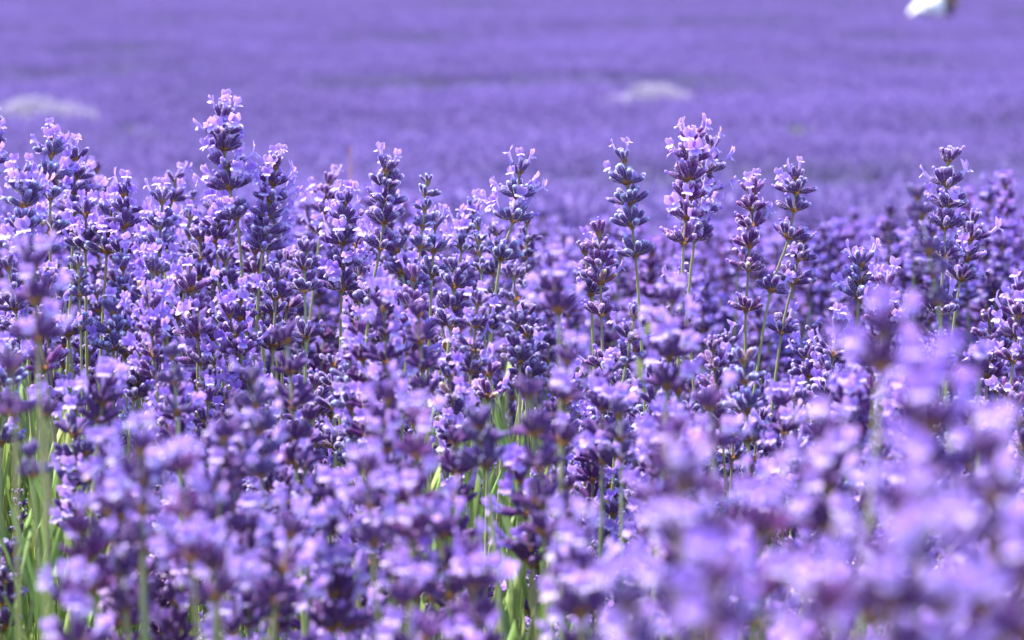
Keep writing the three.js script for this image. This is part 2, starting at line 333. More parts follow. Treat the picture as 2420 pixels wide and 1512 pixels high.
// a far tuft: many small spikes over a low dome of leaves
function tuft(n, rad, tint) {
  let P = [], C = [], I = [];
  const quad = (a, b, c, d, col) => { const k = P.length / 3; for (const v of [a, b, c, d]) { P.push(v.x, v.y, v.z); C.push(...col); } I.push(k, k + 1, k + 2, k, k + 2, k + 3); };
  const cols = tint === 'white'
    ? [[0.53, 0.47, 0.56], [0.47, 0.41, 0.52], [0.40, 0.38, 0.42], [0.44, 0.36, 0.53]]
    : [[0.248, 0.167, 0.425], [0.297, 0.22, 0.48], [0.203, 0.134, 0.365], [0.135, 0.09, 0.25], [0.165, 0.11, 0.295]];
  for (let i = 0; i < n; i++) {
    const r = Math.sqrt(rnd()) * rad, a = rnd() * 6.283, x = Math.cos(a) * r, z = Math.sin(a) * r, y = (0.06 - 0.09 * (r / rad) ** 2) * (rad / 0.2) + gauss() * 0.025, tx = x * 0.5 + gauss() * 0.012, tz = z * 0.5 + gauss() * 0.012;
    const top_ = V(x + tx * 0.2, y, z + tz * 0.2), len = rr(0.035, 0.06), ax = V(-tx * 0.7, -1, -tz * 0.7).normalize(), w = rr(0.006, 0.009);
    for (let k = 0; k < 3; k++) {                                               // three rings of petals and buds
      const c = top_.clone().addScaledVector(ax, len * (k + 0.6) / 3), ph = rnd() * 3;
      for (let q = 0; q < 3; q++) {
        const b = ph + q * 2.094, u = V(Math.cos(b), 0.25, Math.sin(b)), v = V(-Math.sin(b), 0, Math.cos(b)), e = w * rr(0.8, 1.3);
        quad(c.clone().addScaledVector(v, -e * 0.6).addScaledVector(u, 0.001), c.clone().addScaledVector(v, e * 0.6).addScaledVector(u, 0.001), c.clone().addScaledVector(v, e * 0.5).addScaledVector(u, e).add(V(0, 0.010, 0)), c.clone().addScaledVector(v, -e * 0.5).addScaledVector(u, e).add(V(0, 0.010, 0)), pick(cols));
      }
    }
    const b0 = top_.clone().addScaledVector(ax, len), b1 = V(x * 0.6, y - 0.3, z * 0.6), sw = V(0.0012, 0, 0.0012);
    quad(b0.clone().sub(sw), b0.clone().add(sw), b1.clone().add(sw), b1.clone().sub(sw), [0.2, 0.27, 0.09]);
  }
  const flowers = geo(P, I, C); P = []; C = []; I = [];
  for (let i = 0; i < n * (tint ? 0.35 : 1.2); i++) {                                           // leaves below
    const r = Math.sqrt(rnd()) * rad, a = rnd() * 6.283, p = V(Math.cos(a) * r, -0.16 - 0.1 * (r / rad) ** 2 + gauss() * 0.04, Math.sin(a) * r), d = V(gauss(), rr(0.3, 1.2), gauss()).normalize(), s = V(gauss(), gauss() * 0.3, gauss()).normalize().multiplyScalar(0.004);
    quad(p.clone().sub(s), p.clone().add(s), p.clone().addScaledVector(d, 0.06).addScaledVector(s, 0.5), p.clone().addScaledVector(d, 0.06).addScaledVector(s, -0.5), [rr(0.10, 0.16), rr(0.15, 0.21), rr(0.07, 0.11)]);
  }
  return [flowers, geo(P, I, C)];
}
const field = tag(top(new THREE.Group(), 'lavender_field'), 'hazy purple expanse of lavender plants filling everything behind the sharp flowers', 'lavender field', null, 'stuff');
const patch = (x, z) => nz(x * 0.55, z * 0.32, 5.1) + 0.5 * nz(x * 1.6, z * 1.1, 8.4);    // thin and greener places in the field
{
  const kinds = many(7, (_, i) => wholeSpike([0.3, 0.7, 1, 0.5, 0.9, 0.15, 0.6][i], calyxLow, corollaLow, 0.36)), lists = kinds.map(() => []);
  for (let i = 0; i < 8200; i++) {
    const front = i < 3000, L = front ? Math.sqrt(rr(1.98 ** 2, 2.7 ** 2)) : Math.sqrt(rr(2.2 ** 2, 7.2 ** 2)), x = rr(-1, 1) * (L * 0.215 + 0.12), z = -L;
    if (front && L < bedEdge(1209.5 + x / L * FPX) + 0.12) continue;
    const hump = 0.03 * nz(x * 2.2, z * 2.2, 3.3) + 0.02 * nz(x * 7, z * 7, 1.3), pn = patch(x, z);
    if (pn < -0.38 && rnd() < 0.75) continue;
    const y = topsY(L) + hump - Math.pow(rnd(), 1.5) * 0.12 + (rnd() < 0.06 ? 0.015 : 0) - Math.max(0, -pn - 0.2) * 0.12 - (front ? rnd() * 0.17 + Math.max(0, 2.25 - L) * 0.35 : 0);
    lists[i % kinds.length].push({ p: V(x, y, z), ry: rnd() * 6.28, tx: gauss() * 0.13, tz: gauss() * 0.13, s: rr(0.85, 1.12), c: lin(rr(0.72, 0.9), rr(0.69, 0.86), rr(0.86, 1.02)) });
  }
  kinds.forEach(([g, m], i) => instanced('flower_spikes', g, m, lists[i], field));
  const tufts = many(5, () => tuft(110, 0.24)), tl = tufts.map(() => []);
  for (let j = 0, L = 4.7; L < 78; j++, L += 0.11 + L * 0.006) {
    const half = L * 0.23 + 0.5, step = 0.15 + L * 0.0035;
    for (let x = -half; x < half; x += step) {
      const px = x + gauss() * 0.09, pz = -L + gauss() * 0.08, pn = patch(px, pz);
      if (pn < -0.45 && rnd() < 0.3) continue;
      const y = topsY(-pz) + 0.03 * nz(px * 1.3, pz * 1.3, 6.6) - 0.03 + gauss() * 0.01 - Math.max(0, -pn - 0.25) * 0.18, k = clamp(1 + 0.26 * pn + gauss() * 0.04, 0.7, 1.25), gr = clamp(1 + Math.max(0, -pn - 0.2) * 0.7, 1, 1.4);
      tl[Math.floor(rnd() * tufts.length)].push({ p: V(px, y, pz), ry: rnd() * 6.28, s: rr(0.9, 1.15), c: lin(k, k * gr, k / Math.sqrt(gr)) });
    }
  }
  tufts.forEach((g, i) => instanced('flower_tufts', mergeGeometries(g), FAR, tl[i], field));
}

// ------------------------------------------------------------------ leaves and bare stems of the near bed
{
  const P = [], C = [], I = [];
  for (const [s, b] of [[-1, 0.001], [1, 0.001]]) lobe(P, C, I, V(0, 0, 0), V(0, 1, 0), V(1, 0, 0), V(0, 0, s), 0.042, 0.0027, 0.010, 0.18, 2, 5, [0.24, 0.34, 0.07], [0.34, 0.44, 0.12]);
  const leaf = geo(P, I, C), bladeP = [], bladeC = [], bladeI = [];
  const foliage = tag(top(new THREE.Group(), 'lavender_foliage'), 'narrow grey green leaves and bare green stems between the near lavender', 'foliage', null, 'stuff');
  const leaves = [];
  for (let i = 0; i < 16000; i++) {
    const L = Math.sqrt(rr(0.62 ** 2, 2.1 ** 2)), x = rr(-1, 1) * (L * 0.2 + 0.1), y = topsY(L) - rr(0.27, 0.52);
    leaves.push({ p: V(x, y, -L), ry: rnd() * 6.28, tx: rr(-0.9, 0.9), tz: gauss() * 0.4, s: rr(0.7, 1.3), c: lin(rr(0.7, 1.15), rr(0.8, 1.1), rr(0.7, 1.1)) });
  }
  for (let i = 0; i < 650; i++) {                                               // tall leaf shoots where the bed opens
    const L = rr(1.28, 1.95), sx = rnd() < 0.7 ? rr(-120, 230) : rr(960, 1300), x = (sx - 1209.5) / FPX * L;
    leaves.push({ p: V(x, topsY(L) - rr(0.15, 0.34), -L), ry: rnd() * 6.28, tx: gauss() * 0.35, tz: gauss() * 0.35, s: rr(0.9, 1.7), c: lin(rr(0.75, 1.05), rr(0.8, 1.05), rr(0.8, 1.2)) });
  }
  instanced('leaves', leaf, LEAF, leaves, foliage);
  const stemG = many(6, () => { const b = gauss() * 0.03, c = gauss() * 0.02; return tube([V(0, -0.22, 0), V(b * 0.3, -0.1, c), V(b, 0.02, c * 0.5), V(b * 1.3, 0.14, 0)], [1.4 * mm, 1.25 * mm, 1.1 * mm, 0.9 * mm], 8, [[0.38, 0.55, 0.06], [0.43, 0.57, 0.08], [0.46, 0.56, 0.12], [0.42, 0.46, 0.18]]); });
  const sl = stemG.map(() => []);
  for (let i = 0; i < 900; i++) {
    const L = Math.sqrt(rr(1.1 ** 2, 2.0 ** 2)), x = rr(-1, 1) * (L * 0.2 + 0.06);
    const sx = 1209.5 + x / L * FPX;
    if (sx < 190 && L < 1.38) continue;
    if (L > bedEdge(sx) || (sx > 1280 && L > 1.45)) continue;
    sl[i % 6].push({ p: V(x, topsY(L) - rr(0.27, 0.37), -L), ry: rnd() * 6.28, tx: gauss() * 0.27, tz: gauss() * 0.27, s: rr(0.85, 1.15), c: lin(rr(0.8, 1.2), rr(0.9, 1.12), rr(0.8, 1.2)) });
  }
  stemG.forEach((g, i) => instanced('stems', g, STEM, sl[i], foliage));
}

// spikes deep in the near bed, glimpsed only between those in front
{
  const bed = tag(top(new THREE.Group(), 'lavender_undergrowth'), 'half hidden lavender spikes low in the bed, glimpsed between the nearer ones', 'lavender', null, 'stuff');
  const kinds = many(6, (_, i) => wholeSpike([0.2, 0.5, 0.9, 0.1, 0.3, 0.7][i], calyxMid, corollaMid, 0.28)), lists = kinds.map(() => []);
  for (let i = 0; i < 1500 && lists.flat().length < 180; i++) {
    const L = Math.sqrt(rr(0.8 ** 2, 1.98 ** 2)), x = rr(-160, 2580), y = rr(860, 1600) + (L < 1 ? 120 : 0);
    if (L > bedEdge(x) - 0.02 || (L > 1.3 && y < 900) || (x < 230) || (x > 940 && x < 1300 && y < 1300 && L > 1.0 && rnd() < 0.9) || (L < 0.95 && x < 1500)) continue;
    lists[i % 6].push({ p: at(x, y, L), ry: rnd() * 6.28, tx: gauss() * 0.12, tz: gauss() * 0.12, s: rr(0.88, 1.06), c: lin(rr(0.92, 1.1), rr(0.92, 1.08), rr(0.95, 1.06)) });
  }
  for (let i = 0; i < 900; i++) {                                               // the bed goes on beside what the frame shows
    const L = Math.sqrt(rr(0.75 ** 2, 1.98 ** 2)), side = i % 2 ? 1 : -1, x = side * (L * 0.186 + 0.012 + rr(0, 0.45)), z = -L;
    if (L > (side > 0 ? 1.68 : 1.98)) continue;
    lists[i % 6].push({ p: V(x, topsY(L) - Math.pow(rnd(), 1.3) * 0.13 - 0.01, z), ry: rnd() * 6.28, tx: gauss() * 0.12, tz: gauss() * 0.12, s: rr(0.88, 1.06), c: lin(1, 1, 1) });
  }
  kinds.forEach(([g, m], i) => instanced('flower_spikes', g, m, lists[i], bed));
}

// ------------------------------------------------------------------ spikes one can point to: [tip x, tip y, base x, base y, distance, bloom, label, whorls, more]
const MEASURED = [
  [-26, 290, -34, 430, 1.6, 0.3, 'lavender spike half cut off by the frame edge, below the pale bush', [300, 345, 390, 430]],
  [122, 266, 118, 552, 1.58, 0.55, 'tall spike with a pale flower tuft on top, standing before the white bush', [331, 370, 428, 471, 552]],
  [54, 385, 58, 600, 1.55, 0.6, 'bushy spike close beside the tall one that stands before the white bush', [425, 458, 491, 545, 600]],
  [180, 350, 172, 560, 1.66, 0.5, 'spike with a lone upright bud on top, just behind the one before the white bush', [383, 425, 460, 505, 560]],
  [228, 378, 228, 470, 2.1, 0.2, 'small soft spike peeping out behind the flowers near the white bush', null],
  [297, 405, 292, 605, 1.6, 0.75, 'spike with one open flower like a small hat on its tip, amid the dense clump', [468, 505, 540, 605]],
  [262, 470, 252, 600, 1.62, 0.8, 'spike with a pale flower cluster beside the one with the hat-like flower', null],
  [418, 398, 402, 520, 1.82, 0.7, 'slightly soft spike with two pinkish flowers on top, behind the pale flower heap', null],
  [385, 440, 372, 645, 1.58, 1, 'broad spike heaped with pale pink flowers in the dense tall clump', [480, 538, 590, 645]],
  [453, 445, 452, 540, 1.86, 0.04, 'slender soft bud spike just short of the tallest spike', null, { size: 0.8 }],
  [532, 222, 560, 520, 1.6, 0.6, 'tallest spike of all, topped by two pale flowers and standing clear of the rest', [284, 322, 358, 398, 450, 520], { bow: -0.05 }],
  [505, 452, 512, 575, 1.62, 0.7, 'short flowering spike tucked against the stem of the tallest spike', [502, 540, 575]],
  [656, 366, 620, 592, 1.6, 0.75, 'flowery spike leaning over, next after the tallest spike', [402, 440, 478, 518, 556, 592]],
  [786, 384, 756, 556, 1.86, 0.55, 'slightly blurred spike with dark middle, in front of the dry grass stem', [437, 470, 505, 556]],
  [816, 432, 806, 690, 1.62, 0.95, 'spike thick with pink flowers under the dry grass stem', [488, 530, 580, 632, 690]],
  [914, 366, 872, 724, 1.58, 0.42, 'long leaning spike with a round pale flower on top and a lower whorl set apart', [408, 446, 486, 530, 590, 724], { bow: 0.03 }],
  [1012, 407, 984, 684, 1.58, 0, 'thin spike of closed grey buds on a green stem, alone against the blur', [433, 464, 497, 538, 588, 684], { size: 0.74, tone: 1 }],
  [1030, 500, 1020, 655, 1.66, 0.6, 'flowering spike right behind the thin closed grey bud spike', null],
  [1130, 446, 1092, 592, 1.74, 0.75, 'spike with a two-lobed flower on top, leaning away from the crooked spike', [504, 545, 592]],
  [1226, 350, 1182, 615, 1.6, 0.6, 'crooked spike with two thin upright flowers on top, whorls stepping sideways', [412, 470, 525, 615], { bow: 0.06 }],
  [1127, 514, 1136, 640, 1.57, 0, 'small spike of pale grey buds in front of the crooked spike', [540, 572, 600, 640], { size: 0.64, tone: 1 }],
  [1471, 346, 1502, 608, 1.6, 0.12, 'slim upright spike with five separate whorls and a bare stem below', [383, 437, 485, 538, 608]],
  [1640, 268, 1615, 578, 1.58, 0.55, 'tall spike with three upright flowers on top, front one of the touching pair', [340, 384, 430, 474, 520, 578]],
  [1690, 290, 1640, 570, 1.61, 0.35, 'back one of the touching tall pair, one flower hanging from its side', [355, 407, 452, 508, 570]],
  [1414, 500, 1424, 869, 1.58, 0.12, 'bud spike with a shrivelled flower on top and even whorls of dark buds', [557, 595, 632, 673, 747, 869]],
  [1378, 560, 1396, 700, 1.64, 0.3, 'spike crowding behind the one with the shrivelled top', null],
  [1605, 640, 1625, 760, 1.64, 0.5, 'spike half hidden under the touching pair', null],
  [1780, 420, 1762, 736, 1.64, 0.28, 'straight dark bud spike standing beside the tilted flowering one', [462, 498, 540, 585, 640, 736]],
  [1880, 350, 1820, 690, 1.6, 0.42, 'spike with two white flowers on top, its stem tilting far over below', [428, 458, 500, 565, 690], { bow: 0.06 }],
  [1904, 530, 1846, 788, 1.62, 0.15, 'drooping row of bud whorls behind the tilted stem, ending above a bare stalk', [577, 615, 672, 788]],
  [1926, 766, 1920, 942, 1.62, 0.02, 'compact bud spike in front of the blurred gap', [795, 842, 872, 903, 942], { tone: 0 }],
  [2036, 574, 2028, 706, 1.6, 0.35, 'stout spike with one white flower on top, above the big blurred bloom', [632, 668, 706]],
  [2098, 640, 2085, 770, 1.58, 0.7, 'ragged flowers beside the stout spike, one curled petal pointing up', null],
  [2243, 324, 2222, 745, 1.6, 0.3, 'tall spike with a white trumpet flower leaning from its tip', [385, 442, 495, 542, 616, 745]],
  [2300, 488, 2268, 664, 1.65, 0.2, 'dark spike pressed close behind the one with the white trumpet flower', [530, 569, 618, 664], { bow: 0.04 }],
  [2162, 428, 2216, 720, 1.14, 0, 'blurred grey bud spike leaning across in front of the tall trumpet one', [472, 517, 602, 655, 720], { size: 0.8, tone: 1 }],
  [2420, 650, 2384, 940, 1.56, 0.4, 'spike at the edge of the frame beyond the big blurred blooms', [700, 750, 797, 856, 940]],
  [720, 545, 722, 801, 1.55, 0, 'neat bud spike of four whorls on a long straight bare stem', [600, 637, 688, 801]],
  [656, 622, 645, 821, 1.57, 0.4, 'spike with widely spaced whorls beside the neat bud spike on its long stem', [665, 708, 821]],
  [930, 565, 985, 794, 1.58, 0.02, 'bud spike leaning against the green stem of the thin grey spike', [599, 648, 692, 794]],
  [1080, 600, 1056, 856, 1.54, 0.06, 'plump bud spike with a dried brown flower stuck near its base', [647, 682, 734, 773, 856], { extra: 'dried' }],
  [1168, 690, 1155, 792, 1.57, 0.6, 'short flowering head under the crooked spike', null],
  [786, 818, 792, 1061, 1.5, 0.02, 'bluish bud spike with one lone whorl low on its stem', [867, 912, 967, 1061]],
  [870, 846, 864, 998, 1.47, 0.5, 'compact dark spike with pale flowers peeking over it, before the green stems', [900, 944, 998]],
  [748, 872, 742, 982, 1.56, 0.05, 'short bud spike below the long straight bare stem', [915, 947, 982]],
  [908, 776, 908, 872, 1.6, 0, 'small spike of three tight whorls between two bare stems', null, { size: 0.85 }],
  [746, 1012, 746, 1052, 1.5, 0.1, 'single tiny whorl on a bare stem among the green stems', [1050], { size: 0.9 }],
  [1160, 846, 1152, 968, 1.5, 0.6, 'flowery head beside the plump spike with the dried flower', null],
  [566, 652, 570, 825, 1.55, 0.45, 'spike with a violet flower facing front, under the tallest spike', [715, 758, 825]],
  [440, 588, 474, 860, 1.53, 0.2, 'dark dense bud spike with many overlapping whorls in the shade', [640, 690, 740, 795, 860]],
  [336, 640, 332, 738, 1.57, 0.4, 'stubby spike with a violet flower in the thick of the tall clump', null],
  [266, 690, 268, 828, 1.55, 0.45, 'dark-budded spike with a lilac flower clinging to its side', [748, 790, 828]],
  [340, 766, 338, 845, 1.55, 0.6, 'low head with one round open flower in the thick clump', null],
  [326, 850, 324, 1012, 1.53, 0.75, 'spike with an open violet flower in its middle whorl, below the thick clump', [895, 935, 1012]],
  [490, 878, 502, 1075, 1.52, 0.6, 'spike with pale flowers above and a dark fan of buds at its base', [940, 1013, 1075]],
  [184, 600, 190, 775, 1.53, 0, 'pale blue-grey young bud spike on a light green stem', [628, 664, 702, 775], { size: 0.8, tone: 1 }],
  [152, 690, 162, 796, 1.56, 0.02, 'two loose whorls of dark buds above the bare green stems', [707, 796]],
  [202, 470, 202, 590, 1.63, 0.6, 'soft-edged spike with a pinkish crown beside the one before the white bush', null],
  [44, 1140, 46, 1258, 1.5, 0, 'tiny spike of small buds low among the green stems', [1172, 1198, 1231, 1258], { size: 0.56 }],
  [22, 1262, 6, 1490, 1.38, 0.08, 'dark blue spike low beside the brightest green stems', [1320, 1375, 1430, 1490]],
  [1755, 815, 1768, 1042, 1.38, 0.1, 'slightly soft blue-violet spike standing before the drooping bud whorls', [860, 905, 975, 1042]],
  [1500, 1150, 1490, 1280, 1.5, 0.3, 'sharp dark spike seen low between blurred blooms', null],
  // out of focus, close to the lens
  [78, 545, 88, 806, 1.06, 0.75, 'large blurred spike with ringed flowers overlapping the bush-side clump', [640, 715, 806], { size: 0.98 }],
  [20, 745, 34, 985, 1.0, 0.15, 'blurred spike with a thick green stem sweeping down beside the green stems', [880, 985], { size: 0.9 }],
  [112, 880, 112, 986, 1.14, 0.3, 'blurred lone whorl on a grey stem in front of the bare green stems', [985]],
  [66, 1030, 76, 1128, 1.1, 0, 'blurred young greenish bud head in front of the brightest green stems', [1082, 1128], { size: 0.8, tone: 1 }],
  [262, 822, 236, 1000, 1.25, 0.55, 'soft spike topped by one pale open flower, an orange bract below', [920, 955, 1000]],
  [402, 786, 420, 980, 1.2, 0, 'soft bluish bud spike with three separate whorls', [850, 908, 980], { size: 0.85, tone: 1 }],
  [592, 818, 618, 1130, 1.1, 0.4, 'tall blurred spike with a pale crown and many dark whorls, an orange speck inside', [905, 965, 1030, 1085, 1130], { size: 0.92 }],
  [250, 1010, 286, 1230, 1.05, 0.9, 'blurred spike with a mass of lilac flowers below the one with an orange bract', [1080, 1160, 1230], { size: 0.95 }],
  [428, 1050, 452, 1325, 0.93, 1, 'very blurred large flower head over a dark whorl', [1120, 1220, 1325], { size: 0.9 }],
  [992, 926, 966, 1395, 1.04, 0.75, 'long blurred spike with a lilac crown and dark whorls down its stem', [1010, 1085, 1180, 1275, 1395], { size: 0.95 }],
  [862, 1036, 880, 1290, 1.0, 0.9, 'blurred lilac spike nestling beside the long blurred one', [1120, 1200, 1290], { size: 0.9 }],
  [1310, 552, 1320, 742, 1.16, 0.6, 'soft spike raised above the others, its crown fringed with pale petals', [640, 695, 742], { size: 0.95 }],
  [1346, 730, 1332, 1050, 1.1, 0.75, 'soft spike with lilac flowers under the raised fringed one, orange at its base', [860, 950, 1050], { size: 0.95 }],
  [1592, 636, 1576, 920, 1.16, 0.75, 'soft broad spike in front of the touching pair, a green leaf beside it', [720, 785, 850, 920], { size: 1.0, extra: 'leaf' }],
  [1128, 958, 1150, 1106, 1.14, 0, 'soft blue bud spike with two flat wide whorls', [1012, 1052, 1106], { tone: 1 }],
  [1462, 925, 1468, 1088, 1.18, 0.05, 'soft slate-blue bud spike between lilac blooms', [985, 1040, 1088], { size: 0.9, tone: 1 }],
  [1672, 896, 1684, 1062, 1.06, 0.3, 'blurred dark spike above the palest blurred bloom', [970, 1062]],
  [1622, 1060, 1602, 1400, 0.74, 0.5, 'palest very blurred bloom, greyish white at the top', [1150, 1270, 1400], { size: 0.85, tone: 1 }],
  [1950, 955, 1962, 1265, 0.86, 0.8, 'blurred bloom with a brown centre between two lilac halves', [1050, 1150, 1265]],
  [2100, 700, 2080, 880, 0.84, 1, 'bright blurred dome of lilac petals over a deep violet whorl', [800, 880]],
  [2205, 840, 2180, 1255, 0.74, 0.9, 'huge blurred spike with orange-brown and violet bands', [925, 1020, 1140, 1255]],
  [2310, 800, 2312, 888, 1.14, 0.6, 'blurred pink tuft over one star-shaped dark whorl', [888]],
  [1824, 1165, 1800, 1420, 0.74, 0.9, 'huge blurred pinkish petal mass before the palest bloom', [1270, 1420]],
  [2255, 1195, 2215, 1560, 0.62, 0.85, 'nearest and most blurred bloom of the field', [1310, 1440, 1560], { size: 0.95 }],
  [2384, 1090, 2340, 1380, 0.86, 0.5, 'blurred spike with a forked orange and dark whorl by the frame edge', [1190, 1290, 1380]],
  [1342, 1180, 1372, 1455, 0.95, 0.7, 'blurred spike with a spread of thin lilac petals and an orange base', [1285, 1365, 1455]],
  [492, 1270, 512, 1420, 0.94, 0.85, 'blurred violet bloom beneath the very blurred large head', [1350, 1420]],
  [702, 1190, 652, 1430, 1.0, 0.6, 'blurred slanted spike of lilac flowers beside the green gap', [1270, 1350, 1430]],
  [962, 1340, 940, 1560, 0.98, 0.8, 'blurred pink-white bloom low in front of the long blurred spike', [1430, 1560]],
  [182, 1195, 222, 1400, 1.0, 0.3, 'blurred bluish spike with a pink flank beside the brightest green stems', [1265, 1330, 1400]],
  [162, 1375, 182, 1540, 0.94, 0.8, 'blurred flowery head low beside the green stems', [1440, 1540]],
  [2092, 1310, 2062, 1470, 0.8, 0.5, 'blurred spike with a wide dark whorl like a skirt', [1390, 1470]],
  [1040, 1210, 1060, 1420, 1.05, 0.5, 'blurred spike between the long blurred one and the green gap', null],
];
const dense = [];
for (const row of MEASURED) {
  const g = measured(row), extra = row[8]?.extra;
  if (extra === 'dried') { const d = [[0.3, 0.13, 0.04], [0.48, 0.24, 0.06], [0.4, 0.2, 0.06], [0.25, 0.12, 0.05]], m = mesh('dried_flower', ribbed([[0, 0.5 * mm], [2.5 * mm, 1.3 * mm], [6 * mm, 1.1 * mm], [9 * mm, 0.3 * mm]], 8, 0.12, d, 0.7, 8), BRACT, g); m.position.copy(at(1052, 828, 1.525)).sub(g.position); m.rotation.set(0.1, 0.4, 0.12); }
  if (extra === 'leaf') for (const [x, y, l, t] of [[1513, 900, 0.0105, 0.1], [1526, 792, 0.006, -0.25]]) {
    const P = [], C = [], I = []; lobe(P, C, I, V(0, 0, 0), V(0, 1, 0), V(1, 0, 0), V(0, 0, 1), l, 0.0028, 0.05, 0.25, 2, 5, [0.27, 0.32, 0.1], [0.36, 0.4, 0.15]);
    const m = mesh('leaf', geo(P, I, C), LEAF, g); m.position.copy(at(x, y, 1.14)).sub(g.position); m.rotation.z = t;
  }
  dense.push([row[0], row[1], row[4]]);
}

// ------------------------------------------------------------------ the crowd around them
// short names of the spikes above, for saying where their neighbours stand
const REFS = [[120, 410, 'the tall spike before the white bush'], [296, 500, 'the spike with the hat-like flower'], [545, 370, 'the tallest spike'], [640, 480, 'the spike leaning over next to the tallest'], [810, 560, 'the spike thick with pink flowers'],
  [895, 540, 'the long leaning spike with a round flower'], [1000, 540, 'the thin grey bud spike'], [1205, 480, 'the crooked spike'], [1486, 480, 'the slim spike of five whorls'], [1640, 420, 'the touching tall pair'], [1420, 680, 'the spike with the shrivelled top'],
  [1772, 580, 'the straight dark bud spike'], [1855, 520, 'the spike with two white flowers'], [1875, 660, 'the drooping row of bud whorls'], [1922, 850, 'the compact bud spike'], [2032, 640, 'the stout spike'], [2235, 530, 'the white trumpet flower'], [2402, 800, 'the spike at the frame edge'],
  [721, 670, 'the neat four-whorl bud spike'], [960, 680, 'the bud spike leaning on a green stem'], [1068, 730, 'the plump spike with the dried flower'], [789, 930, 'the bluish bud spike with a lone whorl'], [867, 920, 'the compact dark spike'], [568, 740, 'the violet flower facing front'], [457, 720, 'the dark dense bud spike'],
  [325, 930, 'the spike with an open violet flower midway'], [496, 980, 'the pale flowers over a dark fan'], [187, 690, 'the pale blue-grey young spike'], [45, 1200, 'the tiny low bud spike'], [1762, 930, 'the blue-violet soft spike'], [83, 680, 'the large blurred ringed spike'], [250, 910, 'the soft spike with an orange bract'],
  [411, 880, 'the soft bluish three-whorl spike'], [605, 970, 'the tall blurred spike with a pale crown'], [268, 1120, 'the mass of blurred lilac flowers'], [440, 1190, 'the very blurred large head'], [980, 1160, 'the long blurred spike'], [1315, 650, 'the soft raised fringed spike'], [1339, 890, 'the soft spike under the fringed one'],
  [1584, 780, 'the soft broad spike with a green leaf'], [1139, 1030, 'the soft blue spike of flat whorls'], [1465, 1010, 'the soft slate-blue spike'], [1612, 1230, 'the palest blurred bloom'], [1956, 1110, 'the bloom with a brown centre'], [2090, 790, 'the bright blurred dome'], [2193, 1050, 'the huge orange-brown banded spike'],
  [2311, 845, 'the star-shaped dark whorl'], [1812, 1290, 'the huge blurred pinkish mass'], [2235, 1380, 'the nearest blurred bloom'], [2362, 1240, 'the forked orange whorl'], [1357, 1310, 'the spread of thin lilac petals'], [502, 1340, 'the blurred violet bloom'], [677, 1310, 'the blurred slanted spike'], [950, 1440, 'the low pink-white blurred bloom'], [2077, 1390, 'the wide dark skirt-like whorl'], [202, 1300, 'the bluish spike with a pink flank']];
const HEADS = ['sharp closed-bud spike', 'sharp half-open spike', 'sharp full-bloom spike', 'blurred closed-bud spike', 'blurred half-open spike', 'blurred full-bloom spike'];
const said = new Set();
function whereabouts(x, y, b, sharp) {                                         // which spike this is, by its look and its neighbour
  const near = REFS.map(([a, c, n]) => [Math.hypot(a - x, c - y), a, c, n]).sort((p, q) => p[0] - q[0]).slice(0, 4);
  for (const [, a, c, n] of near) {
    const dx = x - a, dy = y - c, rel = Math.abs(dx) > Math.abs(dy) * 1.6 ? (dx < 0 ? 'to the left of' : 'to the right of') : Math.abs(dy) > Math.abs(dx) * 1.6 ? (dy < 0 ? 'directly above' : 'directly below') : `${dy < 0 ? 'above' : 'below'} and ${dx < 0 ? 'left' : 'right'} of`;
    const l = `${HEADS[b + (sharp ? 0 : 3)]} ${rel} ${n}`;
    if (!said.has(l)) { said.add(l); return l; }
  }
  return null;
}
const TOPLINE = [[0.6, 1330], [0.7, 1150], [0.85, 985], [1.0, 860], [1.2, 720], [1.4, 610], [1.6, 520], [1.8, 455], [2.1, 425]];
const GROUPS = [
  ['sharp', 0.08, 'sharp spike of closed dark buds packed into the crowded near bed', 'closed sharp spikes crowding the near bed'],
  ['sharp', 0.45, 'sharp half-open spike with a few lilac flowers packed into the crowded near bed', 'half-open sharp spikes crowding the near bed'],
  ['sharp', 0.9, 'sharp spike in full lilac bloom packed into the crowded near bed', 'full-bloom sharp spikes crowding the near bed'],
  ['soft', 0.08, 'out-of-focus spike of closed bluish buds close to the lens', 'closed blurred spikes close to the lens'],
  ['soft', 0.45, 'out-of-focus half-open spike with a few lilac flowers close to the lens', 'half-open blurred spikes close to the lens'],
  ['soft', 0.9, 'out-of-focus spike in full lilac bloom close to the lens', 'full-bloom blurred spikes close to the lens'],
];
for (const [x, y, L, bloom, label] of [
  [2120, 1130, 0.6, 0.9, 'very blurred lilac bloom just left of the nearest bloom'], [2440, 1290, 0.6, 0.4, 'very blurred dusky bloom filling the lower right-hand corner'], [1700, 1300, 0.62, 0.9, 'very blurred pale bloom low under the huge pinkish mass'],
  [1960, 1360, 0.58, 0.9, 'nearest pale bloom cut by the bottom edge under the brown-centred bloom'], [2330, 1010, 0.7, 0.7, 'large blurred lilac bloom behind the nearest bloom'], [1480, 1370, 0.72, 0.7, 'blurred bloom cut by the bottom edge beside the thin lilac petals'],
]) {
  const len = rr(44, 56) * mm, tip = at(x, y, L), base = tip.clone().add(V(gauss() * 0.008, -len, gauss() * 0.006));
  spike({ tip, base, fr: spacing(len, 1), size: 1, bloom, sharp: false, label }); dense.push([x, y, L]);
}
let made = 0;
